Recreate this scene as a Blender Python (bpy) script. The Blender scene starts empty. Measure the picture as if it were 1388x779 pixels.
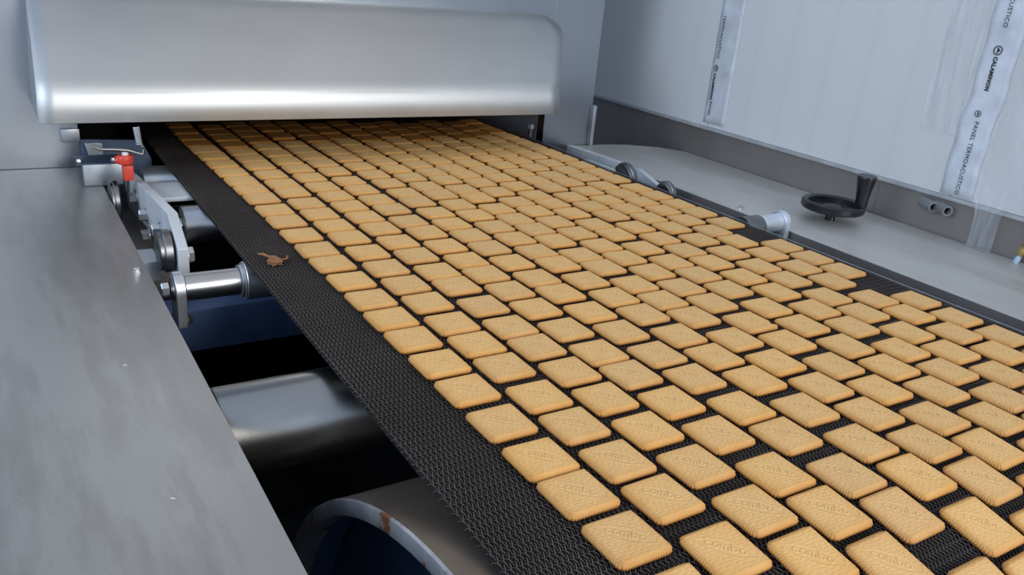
import bpy, bmesh, math, random
import numpy as np
from mathutils import Vector, Matrix
random.seed(7)
S = bpy.context.scene
COL = S.collection
PI = math.pi

# ------------------------------------------------------------------ helpers
def link(name, mesh, mats=None, parent=None):
    o = bpy.data.objects.new(name, mesh)
    COL.objects.link(o)
    if mats is not None:
        if not isinstance(mats, (list, tuple)):
            mats = [mats]
        for m in mats:
            mesh.materials.append(m)
    if parent is not None:
        o.parent = parent
    return o

def tag(o, label=None, cat=None, group=None, kind=None):
    if label: o['label'] = label
    if cat: o['category'] = cat
    if group: o['group'] = group
    if kind: o['kind'] = kind
    return o

def empty(name, label, cat, group=None, loc=(0, 0, 0)):
    o = bpy.data.objects.new(name, None)
    o.empty_display_size = 0.02
    COL.objects.link(o)
    o.location = loc
    return tag(o, label, cat, group)

class MB:
    """collects shapes for one mesh"""
    def __init__(self):
        self.bm = bmesh.new()
    def box(self, a, b, bev=0.0, rot=None, piv=None, seg=2):
        a = Vector(a); b = Vector(b)
        r = bmesh.ops.create_cube(self.bm, size=1.0)
        vs = r['verts']
        c = (a + b) / 2; s = b - a
        for v in vs:
            v.co = Vector((v.co.x * s.x, v.co.y * s.y, v.co.z * s.z)) + c
        if rot is not None:
            p = Vector(piv) if piv else c
            for v in vs: v.co = rot @ (v.co - p) + p
        if bev > 0:
            es = list({e for v in vs for e in v.link_edges})
            bmesh.ops.bevel(self.bm, geom=es, offset=bev, segments=seg, affect='EDGES', profile=0.6)
        return self
    def lathe(self, prof, origin, axis='X', n=48, cap=True):
        """prof: list of (along, radius); axis in X/Y/Z or a Vector"""
        if isinstance(axis, str):
            axis = {'X': Vector((1, 0, 0)), 'Y': Vector((0, 1, 0)), 'Z': Vector((0, 0, 1))}[axis]
        axis = Vector(axis).normalized()
        q = Vector((0, 0, 1)).rotation_difference(axis)
        o = Vector(origin)
        rings = []
        for (t, r) in prof:
            ring = []
            for i in range(n):
                a = 2 * PI * i / n
                ring.append(self.bm.verts.new(o + q @ Vector((r * math.cos(a), r * math.sin(a), t))))
            rings.append(ring)
        for A, B in zip(rings[:-1], rings[1:]):
            for i in range(n):
                self.bm.faces.new((A[i], A[(i + 1) % n], B[(i + 1) % n], B[i]))
        if cap:
            self.bm.faces.new(list(reversed(rings[0])))
            self.bm.faces.new(rings[-1])
        return self
    def rod(self, p0, p1, r, n=20, ch=0.0):
        p0 = Vector(p0); p1 = Vector(p1); L = (p1 - p0).length
        pr = [(0, r), (L, r)] if ch <= 0 else [(0, r - ch), (ch, r), (L - ch, r), (L, r - ch)]
        return self.lathe(pr, p0, p1 - p0, n)
    def tube(self, pts, r, n=10):
        """smooth tube along points"""
        pts = [Vector(p) for p in pts]
        rs = r if isinstance(r, (list, tuple)) else [r] * len(pts)
        rings = []
        up = Vector((0, 0, 1))
        for i, p in enumerate(pts):
            d = (pts[min(i + 1, len(pts) - 1)] - pts[max(i - 1, 0)]).normalized()
            a = d.cross(up)
            if a.length < 1e-3: a = d.cross(Vector((1, 0, 0)))
            a.normalize(); b = d.cross(a)
            rings.append([self.bm.verts.new(p + rs[i] * (a * math.cos(2 * PI * k / n) + b * math.sin(2 * PI * k / n))) for k in range(n)])
        for A, B in zip(rings[:-1], rings[1:]):
            for i in range(n):
                self.bm.faces.new((A[i], A[(i + 1) % n], B[(i + 1) % n], B[i]))
        self.bm.faces.new(list(reversed(rings[0]))); self.bm.faces.new(rings[-1])
        return self
    def prism(self, poly, axis, t0, t1):
        """poly: 2D points; axis X: poly=(y,z); Y: (x,z); Z: (x,y); extruded t0..t1"""
        def P(p, t):
            return {'X': (t, p[0], p[1]), 'Y': (p[0], t, p[1]), 'Z': (p[0], p[1], t)}[axis]
        A = [self.bm.verts.new(P(p, t0)) for p in poly]
        B = [self.bm.verts.new(P(p, t1)) for p in poly]
        n = len(poly)
        self.bm.faces.new(A); self.bm.faces.new(list(reversed(B)))
        for i in range(n):
            self.bm.faces.new((A[i], B[i], B[(i + 1) % n], A[(i + 1) % n]))
        return self
    def build(self, name, mat, parent=None, smooth=40, bev=0.0, seg=2):
        bmesh.ops.recalc_face_normals(self.bm, faces=self.bm.faces[:])
        me = bpy.data.meshes.new(name)
        self.bm.to_mesh(me); self.bm.free()
        o = link(name, me, mat, parent)
        if bev > 0:
            m = o.modifiers.new('bevel', 'BEVEL'); m.width = bev; m.segments = seg; m.limit_method = 'ANGLE'
            m.angle_limit = math.radians(35)
        for p in me.polygons: p.use_smooth = True
        try:
            me.set_sharp_from_angle(angle=math.radians(smooth))
        except Exception:
            pass
        return o

# ------------------------------------------------------------------ materials
def new_mat(name):
    m = bpy.data.materials.new(name); m.use_nodes = True
    nt = m.node_tree
    return m, nt, nt.nodes['Principled BSDF']

def N(nt, t, **kw):
    n = nt.nodes.new(t)
    for k, v in kw.items():
        setattr(n, k, v)
    return n

def noise_node(nt, scale, stretch=(1, 1, 1), detail=4, rough=.55):
    tc = N(nt, 'ShaderNodeTexCoord'); mp = N(nt, 'ShaderNodeMapping')
    mp.inputs['Scale'].default_value = stretch
    nz = N(nt, 'ShaderNodeTexNoise'); nz.inputs['Scale'].default_value = scale
    nz.inputs['Detail'].default_value = detail; nz.inputs['Roughness'].default_value = rough
    nt.links.new(tc.outputs['Object'], mp.inputs['Vector']); nt.links.new(mp.outputs['Vector'], nz.inputs['Vector'])
    return nz

def ramp(nt, src, stops):
    r = N(nt, 'ShaderNodeValToRGB')
    e = r.color_ramp.elements
    e[0].position, e[0].color = stops[0][0], (*stops[0][1], 1)
    e[1].position, e[1].color = stops[-1][0], (*stops[-1][1], 1)
    for p, c in stops[1:-1]:
        x = e.new(p); x.color = (*c, 1)
    nt.links.new(src, r.inputs['Fac'])
    return r

def metal(name, c0, c1, rough=(.3, .5), scale=6, stretch=(1, 1, 1), metallic=1.0, bump=0.0, brush=None):
    m, nt, b = new_mat(name)
    nz = noise_node(nt, scale, stretch, 6, .6)
    cr = ramp(nt, nz.outputs['Fac'], [(.3, c0), (.7, c1)])
    nt.links.new(cr.outputs['Color'], b.inputs['Base Color'])
    rr = N(nt, 'ShaderNodeMapRange')
    rr.inputs['From Min'].default_value = .3; rr.inputs['From Max'].default_value = .7
    rr.inputs['To Min'].default_value = rough[0]; rr.inputs['To Max'].default_value = rough[1]
    nt.links.new(nz.outputs['Fac'], rr.inputs['Value']); nt.links.new(rr.outputs['Result'], b.inputs['Roughness'])
    b.inputs['Metallic'].default_value = metallic
    if bump > 0:
        bn = noise_node(nt, 40 if brush is None else 60, brush or (1, 1, 1), 3)
        bp = N(nt, 'ShaderNodeBump'); bp.inputs['Strength'].default_value = bump; bp.inputs['Distance'].default_value = .001
        nt.links.new(bn.outputs['Fac'], bp.inputs['Height']); nt.links.new(bp.outputs['Normal'], b.inputs['Normal'])
    return m

def plain(name, col, rough=.5, metallic=0.0):
    m, nt, b = new_mat(name)
    nz = noise_node(nt, 25, (1, 1, 1), 3)
    c0 = tuple(x * .85 for x in col); c1 = tuple(min(1, x * 1.12) for x in col)
    cr = ramp(nt, nz.outputs['Fac'], [(.3, c0), (.7, c1)])
    nt.links.new(cr.outputs['Color'], b.inputs['Base Color'])
    b.inputs['Roughness'].default_value = rough; b.inputs['Metallic'].default_value = metallic
    return m

M_hood = metal('hood_steel', (.55, .55, .535), (.61, .61, .595), (.44, .52), 4, (1, 1, 1), bump=.03, brush=(.3, 8, 8))
M_oven = metal('oven_steel', (.385, .41, .445), (.44, .465, .50), (.26, .33), 3, bump=.008, brush=(.3, 8, 8))
M_zinc = metal('zinc_steel', (.52, .54, .56), (.66, .68, .70), (.28, .42), 30, metallic=.9)
M_steel = metal('turned_steel', (.42, .42, .42), (.58, .59, .60), (.28, .38), 25, (.2, 1, 1))
M_bright = metal('bright_zinc', (.66, .70, .75), (.76, .80, .85), (.28, .38), 30, metallic=.6)
M_bearing = metal('bearing_steel', (.16, .16, .16), (.29, .29, .29), (.28, .44), 40)
M_arm = metal('link_plate', (.56, .58, .60), (.66, .68, .69), (.45, .6), 18, metallic=.35)
M_dark = plain('dark_steel', (.012, .012, .013), .6, .3)
M_shade_black = plain('shade_black', (.008, .008, .009), .8)  # near-black that paints the shade inside the throat and the pipe ends
M_navy = plain('navy_paint', (.055, .10, .21), .5)
M_slate = plain('slate_blue_steel', (.09, .125, .19), .45, .4)
M_red = plain('red_plastic', (.62, .055, .03), .4)
M_white = plain('white_plastic', (.75, .76, .76), .4)
M_black = plain('black_plastic', (.013, .013, .016), .32)
M_brass = plain('brass', (.55, .36, .12), .3, 1.0)
M_floor = plain('workshop_floor', (.10, .10, .10), .7)
M_band = metal('band_steel', (.215, .19, .172), (.30, .268, .245), (.45, .6), 5, (.6, .6, .6), metallic=.5)
M_pipe = plain('grey_conduit', (.22, .22, .215), .5)
M_fold = plain('panel_edge', (.42, .43, .42), .5)

M_dull = metal('worn_steel', (.30, .28, .25), (.40, .38, .35), (.20, .30), 9, (.35, 1, 1))
# left and right table tops: stainless with dried smears
def deck_mat(name, c0, c1, seed, metallic=.85, rr=(.36, .52)):
    m, nt, b = new_mat(name)
    big = noise_node(nt, 3.2, (2.2, .5, 1), 7, .62)
    fine = noise_node(nt, 60, (1, .15, 1), 3)
    mx = N(nt, 'ShaderNodeMix', data_type='FLOAT'); mx.inputs[0].default_value = .18
    nt.links.new(big.outputs['Fac'], mx.inputs[2]); nt.links.new(fine.outputs['Fac'], mx.inputs[3])
    cr = ramp(nt, mx.outputs[0], [(.36, c0), (.47, tuple((a + b2) / 2 for a, b2 in zip(c0, c1))), (.52, c1), (.66, tuple(x * 1.07 for x in c1))])
    # tiny pale flecks of crumb and dust
    sp = noise_node(nt, 95, (1, 1, 1), 1)
    sr = ramp(nt, sp.outputs['Fac'], [(.795, (0, 0, 0)), (.81, (1, 1, 1))])
    mc = N(nt, 'ShaderNodeMix', data_type='RGBA')
    nt.links.new(sr.outputs['Color'], mc.inputs[0]); nt.links.new(cr.outputs['Color'], mc.inputs[6]); mc.inputs[7].default_value = (.7, .66, .6, 1)
    nt.links.new(mc.outputs[2], b.inputs['Base Color'])
    b.inputs['Metallic'].default_value = metallic
    rg = N(nt, 'ShaderNodeMapRange'); rg.inputs['From Min'].default_value = .35; rg.inputs['From Max'].default_value = .65
    rg.inputs['To Min'].default_value = rr[0]; rg.inputs['To Max'].default_value = rr[1]
    nt.links.new(big.outputs['Fac'], rg.inputs['Value']); nt.links.new(rg.outputs['Result'], b.inputs['Roughness'])
    return m
M_deckL = deck_mat('left_table_steel', (.25, .245, .238), (.355, .352, .345), 1, .62, (.34, .48))
M_deckR = deck_mat('right_table_steel', (.56, .53, .48), (.62, .59, .54), 2, .5)

# belt wire
M_belt, nt, b = new_mat('belt_wire')
nz = noise_node(nt, 9, (1, 1, 1), 4)
cr = ramp(nt, nz.outputs['Fac'], [(.35, (.085, .066, .057)), (.65, (.122, .098, .086))])
nt.links.new(cr.outputs['Color'], b.inputs['Base Color'])
b.inputs['Metallic'].default_value = .4; b.inputs['Roughness'].default_value = .48

M_rod_shade = plain('rod_wire_shade', (.012, .011, .011), .7, .2)  # rods coloured near-black to stand for the shade in the weave
# drum: brownish worn steel
M_drum, nt, b = new_mat('drum_steel')
nz = noise_node(nt, 5, (1, .6, .6), 7, .6)
cr = ramp(nt, nz.outputs['Fac'], [(.32, (.20, .155, .12)), (.5, (.30, .25, .20)), (.68, (.38, .33, .28))])
nt.links.new(cr.outputs['Color'], b.inputs['Base Color'])
b.inputs['Metallic'].default_value = .75; b.inputs['Roughness'].default_value = .45
M_rim, nt, b = new_mat('drum_rim_steel')
nz = noise_node(nt, 22, (1, 1, 1), 6, .65)
cr = ramp(nt, nz.outputs['Fac'], [(.40, (.24, .09, .045)), (.44, (.33, .33, .35)), (.7, (.46, .47, .50))])
nt.links.new(cr.outputs['Color'], b.inputs['Base Color'])
b.inputs['Metallic'].default_value = .5; b.inputs['Roughness'].default_value = .4

# biscuit
def biscuit_mat():
    m, nt, b = new_mat('baked_biscuit')
    tc = N(nt, 'ShaderNodeTexCoord')
    sep = N(nt, 'ShaderNodeSeparateXYZ'); nt.links.new(tc.outputs['Object'], sep.inputs[0])
    def math_(op, a, b_=None):
        n = N(nt, 'ShaderNodeMath', operation=op)
        for i, v in enumerate((a, b_)):
            if v is None: continue
            if isinstance(v, (int, float)): n.inputs[i].default_value = v
            else: nt.links.new(v, n.inputs[i])
        return n.outputs[0]
    ax = math_('DIVIDE', math_('ABSOLUTE', sep.outputs['X']), .0262)
    ay = math_('DIVIDE', math_('ABSOLUTE', sep.outputs['Y']), .0268)
    e = math_('ADD', math_('POWER', ax, 6), math_('POWER', ay, 6))          # baked rim
    info = N(nt, 'ShaderNodeObjectInfo')
    nz = N(nt, 'ShaderNodeTexNoise', noise_dimensions='4D'); nz.inputs['Scale'].default_value = 55; nz.inputs['Detail'].default_value = 4
    nt.links.new(tc.outputs['Object'], nz.inputs['Vector'])
    nt.links.new(math_('MULTIPLY', info.outputs['Random'], 40), nz.inputs['W'])
    f = math_('ADD', math_('MULTIPLY', e, .55), math_('MULTIPLY', math_('SUBTRACT', nz.outputs['Fac'], .5), .5))
    cr = ramp(nt, f, [(0.0, (.725, .46, .215)), (.25, (.68, .40, .168)), (.55, (.59, .305, .115)), (1.0, (.49, .24, .085))])
    # underside browner
    low = N(nt, 'ShaderNodeMapRange'); low.inputs['From Min'].default_value = .0026; low.inputs['From Max'].default_value = .0002
    nt.links.new(sep.outputs['Z'], low.inputs['Value'])
    mc = N(nt, 'ShaderNodeMix', data_type='RGBA'); nt.links.new(low.outputs['Result'], mc.inputs[0])
    nt.links.new(cr.outputs['Color'], mc.inputs[6]); mc.inputs[7].default_value = (.42, .17, .05, 1)
    # small tone change from biscuit to biscuit
    hsv = N(nt, 'ShaderNodeHueSaturation')
    nt.links.new(math_('ADD', math_('MULTIPLY', info.outputs['Random'], .09), .955), hsv.inputs['Value'])
    nt.links.new(math_('ADD', math_('MULTIPLY', info.outputs['Random'], .04), 1.06), hsv.inputs['Saturation'])
    nt.links.new(mc.outputs[2], hsv.inputs['Color']); nt.links.new(hsv.outputs['Color'], b.inputs['Base Color'])
    b.inputs['Roughness'].default_value = .62
    b.inputs['Specular IOR Level'].default_value = .3
    b.inputs['Subsurface Weight'].default_value = 0.0
    fn = N(nt, 'ShaderNodeTexNoise'); fn.inputs['Scale'].default_value = 900; fn.inputs['Detail'].default_value = 2
    nt.links.new(tc.outputs['Object'], fn.inputs['Vector'])
    bp = N(nt, 'ShaderNodeBump'); bp.inputs['Strength'].default_value = .35; bp.inputs['Distance'].default_value = .0004
    nt.links.new(fn.outputs['Fac'], bp.inputs['Height']); nt.links.new(bp.outputs['Normal'], b.inputs['Normal'])
    return m
M_bis = biscuit_mat()

# wall panels: pale coated sheet with faint micro ribs
M_panel, nt, b = new_mat('panel_sheet')
tc = N(nt, 'ShaderNodeTexCoord'); wv = N(nt, 'ShaderNodeTexWave', bands_direction='Y')
wv.inputs['Scale'].default_value = 3.1; wv.inputs['Distortion'].default_value = 1.2; wv.inputs['Detail'].default_value = 2; wv.inputs['Detail Scale'].default_value = .4
nt.links.new(tc.outputs['Object'], wv.inputs['Vector'])
cr = ramp(nt, wv.outputs['Fac'], [(0, (.73, .725, .705)), (.10, (.75, .742, .722)), (1, (.755, .748, .728))])
nt.links.new(cr.outputs['Color'], b.inputs['Base Color'])
b.inputs['Roughness'].default_value = .38
bp = N(nt, 'ShaderNodeBump'); bp.inputs['Strength'].default_value = .06; bp.inputs['Distance'].default_value = .001
nt.links.new(wv.outputs['Fac'], bp.inputs['Height']); nt.links.new(bp.outputs['Normal'], b.inputs['Normal'])
M_tape = plain('white_tape', (.74, .77, .80), .35)
M_tape1 = plain('dull_tape', (.66, .69, .715), .4)
M_ink = plain('black_ink', (.03, .035, .045), .6)
# clear plastic film: part clear, part glossy
M_film, nt, b = new_mat('clear_film')
b.inputs['Base Color'].default_value = (.8, .84, .86, 1); b.inputs['Roughness'].default_value = .12
tr = N(nt, 'ShaderNodeBsdfTransparent'); mix = N(nt, 'ShaderNodeMixShader')
fz = noise_node(nt, 18, (1, 1, .25), 4)
fr = N(nt, 'ShaderNodeMapRange'); fr.inputs['From Min'].default_value = .35; fr.inputs['From Max'].default_value = .7
fr.inputs['To Min'].default_value = .06; fr.inputs['To Max'].default_value = .42
nt.links.new(fz.outputs['Fac'], fr.inputs['Value']); nt.links.new(fr.outputs['Result'], mix.inputs[0])
nt.links.new(tr.outputs[0], mix.inputs[1]); nt.links.new(b.outputs[0], mix.inputs[2])
nt.links.new(mix.outputs[0], nt.nodes['Material Output'].inputs['Surface'])

# ------------------------------------------------------------------ belt path
YC, RB = .361, .490          # crest of the drum and outer radius of the belt on it
ZB = -.003                   # top of the belt wires
def belt_frame(s, h):
    """s: metres along the belt (y on the flat run), h: height over the wire tops -> (y, z)"""
    if s >= YC: return s, ZB + h
    a = (YC - s) / RB
    r = RB + ZB + h
    return YC - r * math.sin(a), -RB + r * math.cos(a)

# ------------------------------------------------------------------ setting
floor = MB().box((-2.2, -1.6, -1.0), (1.9, 2.7, -.95)).build('floor', M_floor); tag(floor, kind='structure')

# oven front (wall at the far end) with the opening for the belt
YW = 1.72
w = MB()
OX0, OX1, OZ1 = .139, 1.190, .16
w.box((-1.5, YW, -.95), (OX0, YW + .03, 1.3))
w.box((OX1, YW, -.95), (1.338, YW + .03, 1.3))
w.box((OX0, YW, OZ1), (OX1, YW + .03, 1.3))
w.box((OX0, YW, -.95), (OX1, YW + .03, -.12))
w.box((1.334, YW + .03, -.95), (1.338, 2.35, 1.3))
wb = w.build('wall_back', M_oven, bev=.0012); tag(wb, kind='structure')
ck = MB().box((OX1, YW + .0305, -.95), (OX1 + .004, YW + .36, OZ1)).build('wall_cheek', M_arm); tag(ck, kind='structure')
# throat of the oven behind the opening; its inner shade is painted near-black
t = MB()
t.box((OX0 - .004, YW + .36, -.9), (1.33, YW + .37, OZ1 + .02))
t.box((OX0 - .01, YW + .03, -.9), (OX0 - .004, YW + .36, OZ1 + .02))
tag(t.build('wall_throat', M_shade_black), kind='structure')

tt = MB().box((OX0 - .01, YW + .0305, OZ1), (OX1, YW + .36, OZ1 + .006)).build('wall_throat_bounce', M_bright); tag(tt, kind='structure')  # unseen throat ceiling in bright steel, added to bounce light onto the biscuits
# right hand wall of insulated panels
XP = 1.575
seams = [2.62, 1.535, .865, .20, -.9]
wr = MB()
for y1, y0 in zip(seams[:-1], seams[1:]):
    wr.box((XP, y0 + .0008, .050), (XP + .05, y1 - .0008, 1.6), .0008, seg=1)
wr.box((XP + .02, -.9, -.03), (XP + .03, 2.62, .060))
wall_r = wr.build('wall_right', M_panel); tag(wall_r, kind='structure')
tr_ = MB().box((XP - .004, -.9, .042), (XP + .05, 2.62, .0495), .001).build('trim_1', M_fold); tag(tr_, kind='structure')
bb = MB()
bb.box((XP + .002, -.9, -.95), (XP + .016, 2.5, .0415))
for y in (1.62, 1.02, .5): bb.box((XP + .0005, y - .0012, -.03), (XP + .003, y + .0012, .036))
tag(bb.build('baseboard_right', M_band), kind='structure')
cp = MB().box((1.3325, 1.706, -.0295), (1.3425, 1.7195, .075), .001).build('trim_2', M_zinc); tag(cp, kind='structure')

# ------------------------------------------------------------------ side tables
ZT = -.030
lt = empty('side_table', 'wide grey steel side table running along the belt edge where the rollers show', 'table', loc=(-.3, .5, -.95))
def at_local(o, root):
    o.matrix_parent_inverse = Matrix.Translation(-root.location)
    return o
o = MB().box((-1.25, -.9, ZT - .003), (.157, 1.716, ZT), .001).build('table_top', M_deckL, lt); at_local(o, lt)
o = MB().box((.154, -.9, ZT - .045), (.157, 1.716, ZT - .0032)).build('folded_edge', M_deckL, lt); at_local(o, lt)
o = MB().box((-1.2, -.85, -.95), (.085, 1.70, ZT - .004)).build('cabinet', M_dark, lt); at_local(o, lt)
for y, x in ((1.129, .146), (.55, .147), (1.55, .146)):
    pass
b1 = MB().lathe([(0, .0062), (.0015, .0062), (.0016, .0045), (.005, .0045), (.0058, .0036)], (.1435, 1.129, ZT), 'Z', 6).build('bolt', M_zinc, lt); at_local(b1, lt)

rt = empty('side_table', 'pale grey steel side table beside the panelled wall, under the black handwheel', 'table', loc=(1.42, .5, -.95))
poly = [(1.272, -.9), (1.5735, -.9), (1.5735, 1.60), (1.535, 1.655), (1.45, 1.705), (1.39, 1.716), (1.272, 1.716)]
o = MB().prism(poly, 'Z', ZT - .003, ZT).build('table_top', M_deckR, rt, bev=.0008); at_local(o, rt)
o = MB().box((1.272, -.9, ZT - .045), (1.275, 1.716, ZT - .0032)).build('folded_edge', M_band, rt); at_local(o, rt)
o = MB().box((1.34, -.85, -.95), (1.56, 1.60, ZT - .004)).build('cabinet', M_dark, rt); at_local(o, rt)
for x, y in ((1.292, 1.128), (1.240, 1.098)):
    if x > 1.275:
        o = MB().lathe([(0, .006), (.0014, .006), (.0015, .0045), (.0055, .0042), (.0062, .003)], (x, y, ZT), 'Z', 6).build('bolt', M_zinc, rt); at_local(o, rt)

# ------------------------------------------------------------------ hood
hd = empty('oven_hood', 'bent stainless steel hood over the oven mouth where the biscuits come out', 'hood', loc=(.6, YW, .0))
def arc(c, r, a0, a1, n):
    return [(c[0] + r * math.cos(a0 + (a1 - a0) * i / n), c[1] + r * math.sin(a0 + (a1 - a0) * i / n)) for i in range(n + 1)]
# profile (y, z): flange on the wall, shoulder, sloping face, rolled bend, lip turned back under
prof = [(YW - .001, .2925), (YW - .012, .2925), (YW - .030, .290), (YW - .050, .281), (1.650, .2655)]
prof += [(1.610, .2330), (1.572, .1985)]
prof += [(1.5175 + .074 * (1 - math.cos(a)), .112 + .074 * math.sin(a)) for a in [math.radians(q) for q in (44, 37, 30, 23, 16, 9, 2)]]
prof += [(1.5180, .104), (1.5195, .0925)]
# smooth it
def chaikin(p, k=2):
    for _ in range(k):
        q = [p[0]]
        for a, b_ in zip(p[:-1], p[1:]):
            q.append((a[0] * .75 + b_[0] * .25, a[1] * .75 + b_[1] * .25))
            q.append((a[0] * .25 + b_[0] * .75, a[1] * .25 + b_[1] * .75))
        q.append(p[-1]); p = q
    return p
prof = chaikin(prof, 2)
def hood_x(z, side):
    t_ = (z - .092) / .2
    if side < 0: return .0655 + .012 * t_
    # upper far corner is rounded off
    x = 1.086 + .082 * max(0, (z - .150) / .115)
    if z > .255: x -= .045 * ((z - .255) / .037) ** 1.6
    return x
bm = bmesh.new()
NX = 40
rows = []
for (y, z) in prof:
    x0, x1 = hood_x(z, -1), hood_x(z, 1)
    rows.append([bm.verts.new((x0 + (x1 - x0) * i / NX, y, z + .0005 * math.sin(i * .35 + z * 20) * (1 if .14 < z < .25 else 0))) for i in range(NX + 1)])
for A, B in zip(rows[:-1], rows[1:]):
    for i in range(NX):
        bm.faces.new((A[i], A[i + 1], B[i + 1], B[i]))
bmesh.ops.recalc_face_normals(bm, faces=bm.faces[:])
me = bpy.data.meshes.new('hood_sheet'); bm.to_mesh(me); bm.free()
for p in me.polygons: p.use_smooth = True
o = link('hood_sheet', me, M_hood, hd); at_local(o, hd)
sm = o.modifiers.new('thick', 'SOLIDIFY'); sm.thickness = .0022; sm.offset = 0
# end plates closing the hood against the oven
for side, nm in ((-1, 'end_plate'), (1, 'end_plate')):
    pts = [(y + .003, z - .002, hood_x(z, side)) for (y, z) in prof[::2]]
    bm = bmesh.new()
    A = [bm.verts.new((x - side * .003, y, z)) for (y, z, x) in pts] + [bm.verts.new((pts[-1][2] - side * .003, YW - .001, pts[-1][1]))]
    f = bm.faces.new(A)
    me = bpy.data.meshes.new(nm); bm.to_mesh(me); bm.free()
    o = link(nm, me, M_hood, hd); at_local(o, hd)
    sm = o.modifiers.new('thick', 'SOLIDIFY'); sm.thickness = .002; sm.offset = 0

# guard plate and bracket left of the opening
gp = empty('guard_plate', 'small bluish steel plate closing the lower corner of the oven mouth', 'plate', loc=(.2, YW, 0))
o = MB().prism([(.139, -.12), (.262, -.12), (.262, -.02), (.245, .018), (.139, .0225)], 'Y', YW - .004, YW + .004)  .build('plate', M_slate, gp, bev=.001); at_local(o, gp)
o = MB().prism([(.146, .017), (.176, .017), (.176, -.030), (.165, -.030), (.152, -.012)], 'Y', YW - .012, YW - .0045).build('bracket', M_zinc, gp, bev=.001); at_local(o, gp)
o = MB().box((.108, YW - .007, .018), (.140, YW - .001, .043), .002).build('cover_strip', M_zinc, gp); at_local(o, gp)

# ------------------------------------------------------------------ conveyor frame members and rollers (below the belt)
XL, XR = .270, 1.146
sf = MB()
cb = MB().box((.095, 1.115, -.155), (1.335, 1.165, -.090), .004).build('cross_beam', M_navy)
tag(cb, 'dark blue painted cross beam of the frame, low behind the roller shaft', 'beam')
bk = MB().box((.09, 1.66, -.60), (1.335, 1.70, -.20), .004).build('cross_beam', M_dark)
tag(bk, 'black cross beam low under the oven mouth', 'beam')

def roller(name, label, y, z, r, x0, x1, shaft_r, sx0, sx1, mat):
    e = empty(name, label, 'roller', loc=((x0 + x1) / 2, y, z))
    o = MB().lathe([(0, r - .003), (.0005, r - .001), (.002, r), (x1 - x0 - .002, r), (x1 - x0 - .0005, r - .001), (x1 - x0, r - .003)], (x0, y, z), 'X', 64).build('roller_body', mat, e); at_local(o, e)
    if shaft_r:
        o = MB().rod((sx0, y, z), (x0 - .0002, y, z), shaft_r, 40, .0008).build('shaft', M_steel, e); at_local(o, e)
        o = MB().rod((x1 + .0002, y, z), (sx1, y, z), shaft_r, 40, .0008).build('shaft', M_steel, e); at_local(o, e)
    return e

def hexbolt(x, y, z, r, L, name, parent, d=-1, washer=True, mat=None):
    """bolt head whose axis is X; d is the side it sticks out to"""
    m = MB()
    if washer: m.lathe([(0, r * 1.35), (.0018, r * 1.35)], (x, y, z), (d, 0, 0), 28)
    m.lathe([(.0018, r), (L - .0012, r), (L, r * .84)], (x, y, z), (d, 0, 0), 6)
    o = m.build(name, mat or M_zinc, parent, smooth=30); at_local(o, parent)
    return o

# idler with the bare shaft and two hanger brackets
YR2, ZR2 = .997, -.016
yr, zr = 1.07, -.0365
ir = empty('idler_roller', 'steel idler roller under the belt on a bright bare shaft between two hangers', 'roller', loc=(.7, yr, zr))
rr = .0265
o = MB().lathe([(0, .020), (0, rr - .001), (.001, rr), (.876, rr), (.877, rr - .001), (.877, .020)], (.268, yr, zr), 'X', 64).build('roller_body', M_zinc, ir); at_local(o, ir)
o = MB().lathe([(0, .0225), (.004, .0225), (.0042, .0245), (.0055, .0245)], (.2622, yr, zr), 'X', 48).build('end_ring', M_zinc, ir); at_local(o, ir)
o = MB().rod((.190, yr, zr), (.2620, yr, zr), .0185, 48, .001).build('shaft', M_steel, ir); at_local(o, ir)
o = MB().rod((1.192, YR2, ZR2), (1.250, YR2, ZR2), .0175, 48, .001).build('shaft', M_bright, ir); at_local(o, ir)
o = MB().lathe([(0, .020), (0, .0240), (.042, .0240), (.044, .024), (.044, .018)], (1.1530, YR2, ZR2 - .006), 'X', 48).build('end_ring', M_bearing, ir); at_local(o, ir)
for (x0, x1, y_, z_, sgn) in ((.1775, .1898, yr, zr, -1), (1.2503, 1.2630, YR2, ZR2, 1)):
    m = MB()
    pl = [(y_ - .020, z_ - .050), (y_ - .0225, z_ - .004)] + arc((y_, z_), .0225, PI, 0, 14) + [(y_ + .020, z_ - .050)]
    m.prism(pl, 'X', x0, x1)
    o = m.build('hanger', M_bright if sgn > 0 else M_zinc, ir, bev=.0008); at_local(o, ir)
    m = MB()
    if sgn < 0:
        m.lathe([(0, .0155), (.0025, .0155), (.0025, .012), (.004, .012)], (x0, y_, z_), (-1, 0, 0), 32)
        o = m.build('washer', M_bearing, ir); at_local(o, ir)
        hexbolt(x0 - .004, y_, z_, .0095, .011, 'bolt', ir, -1, False)
        hexbolt(x1, y_ - .002, z_ - .046, .0075, .008, 'nut', ir, 1, True, M_bearing)

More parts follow.
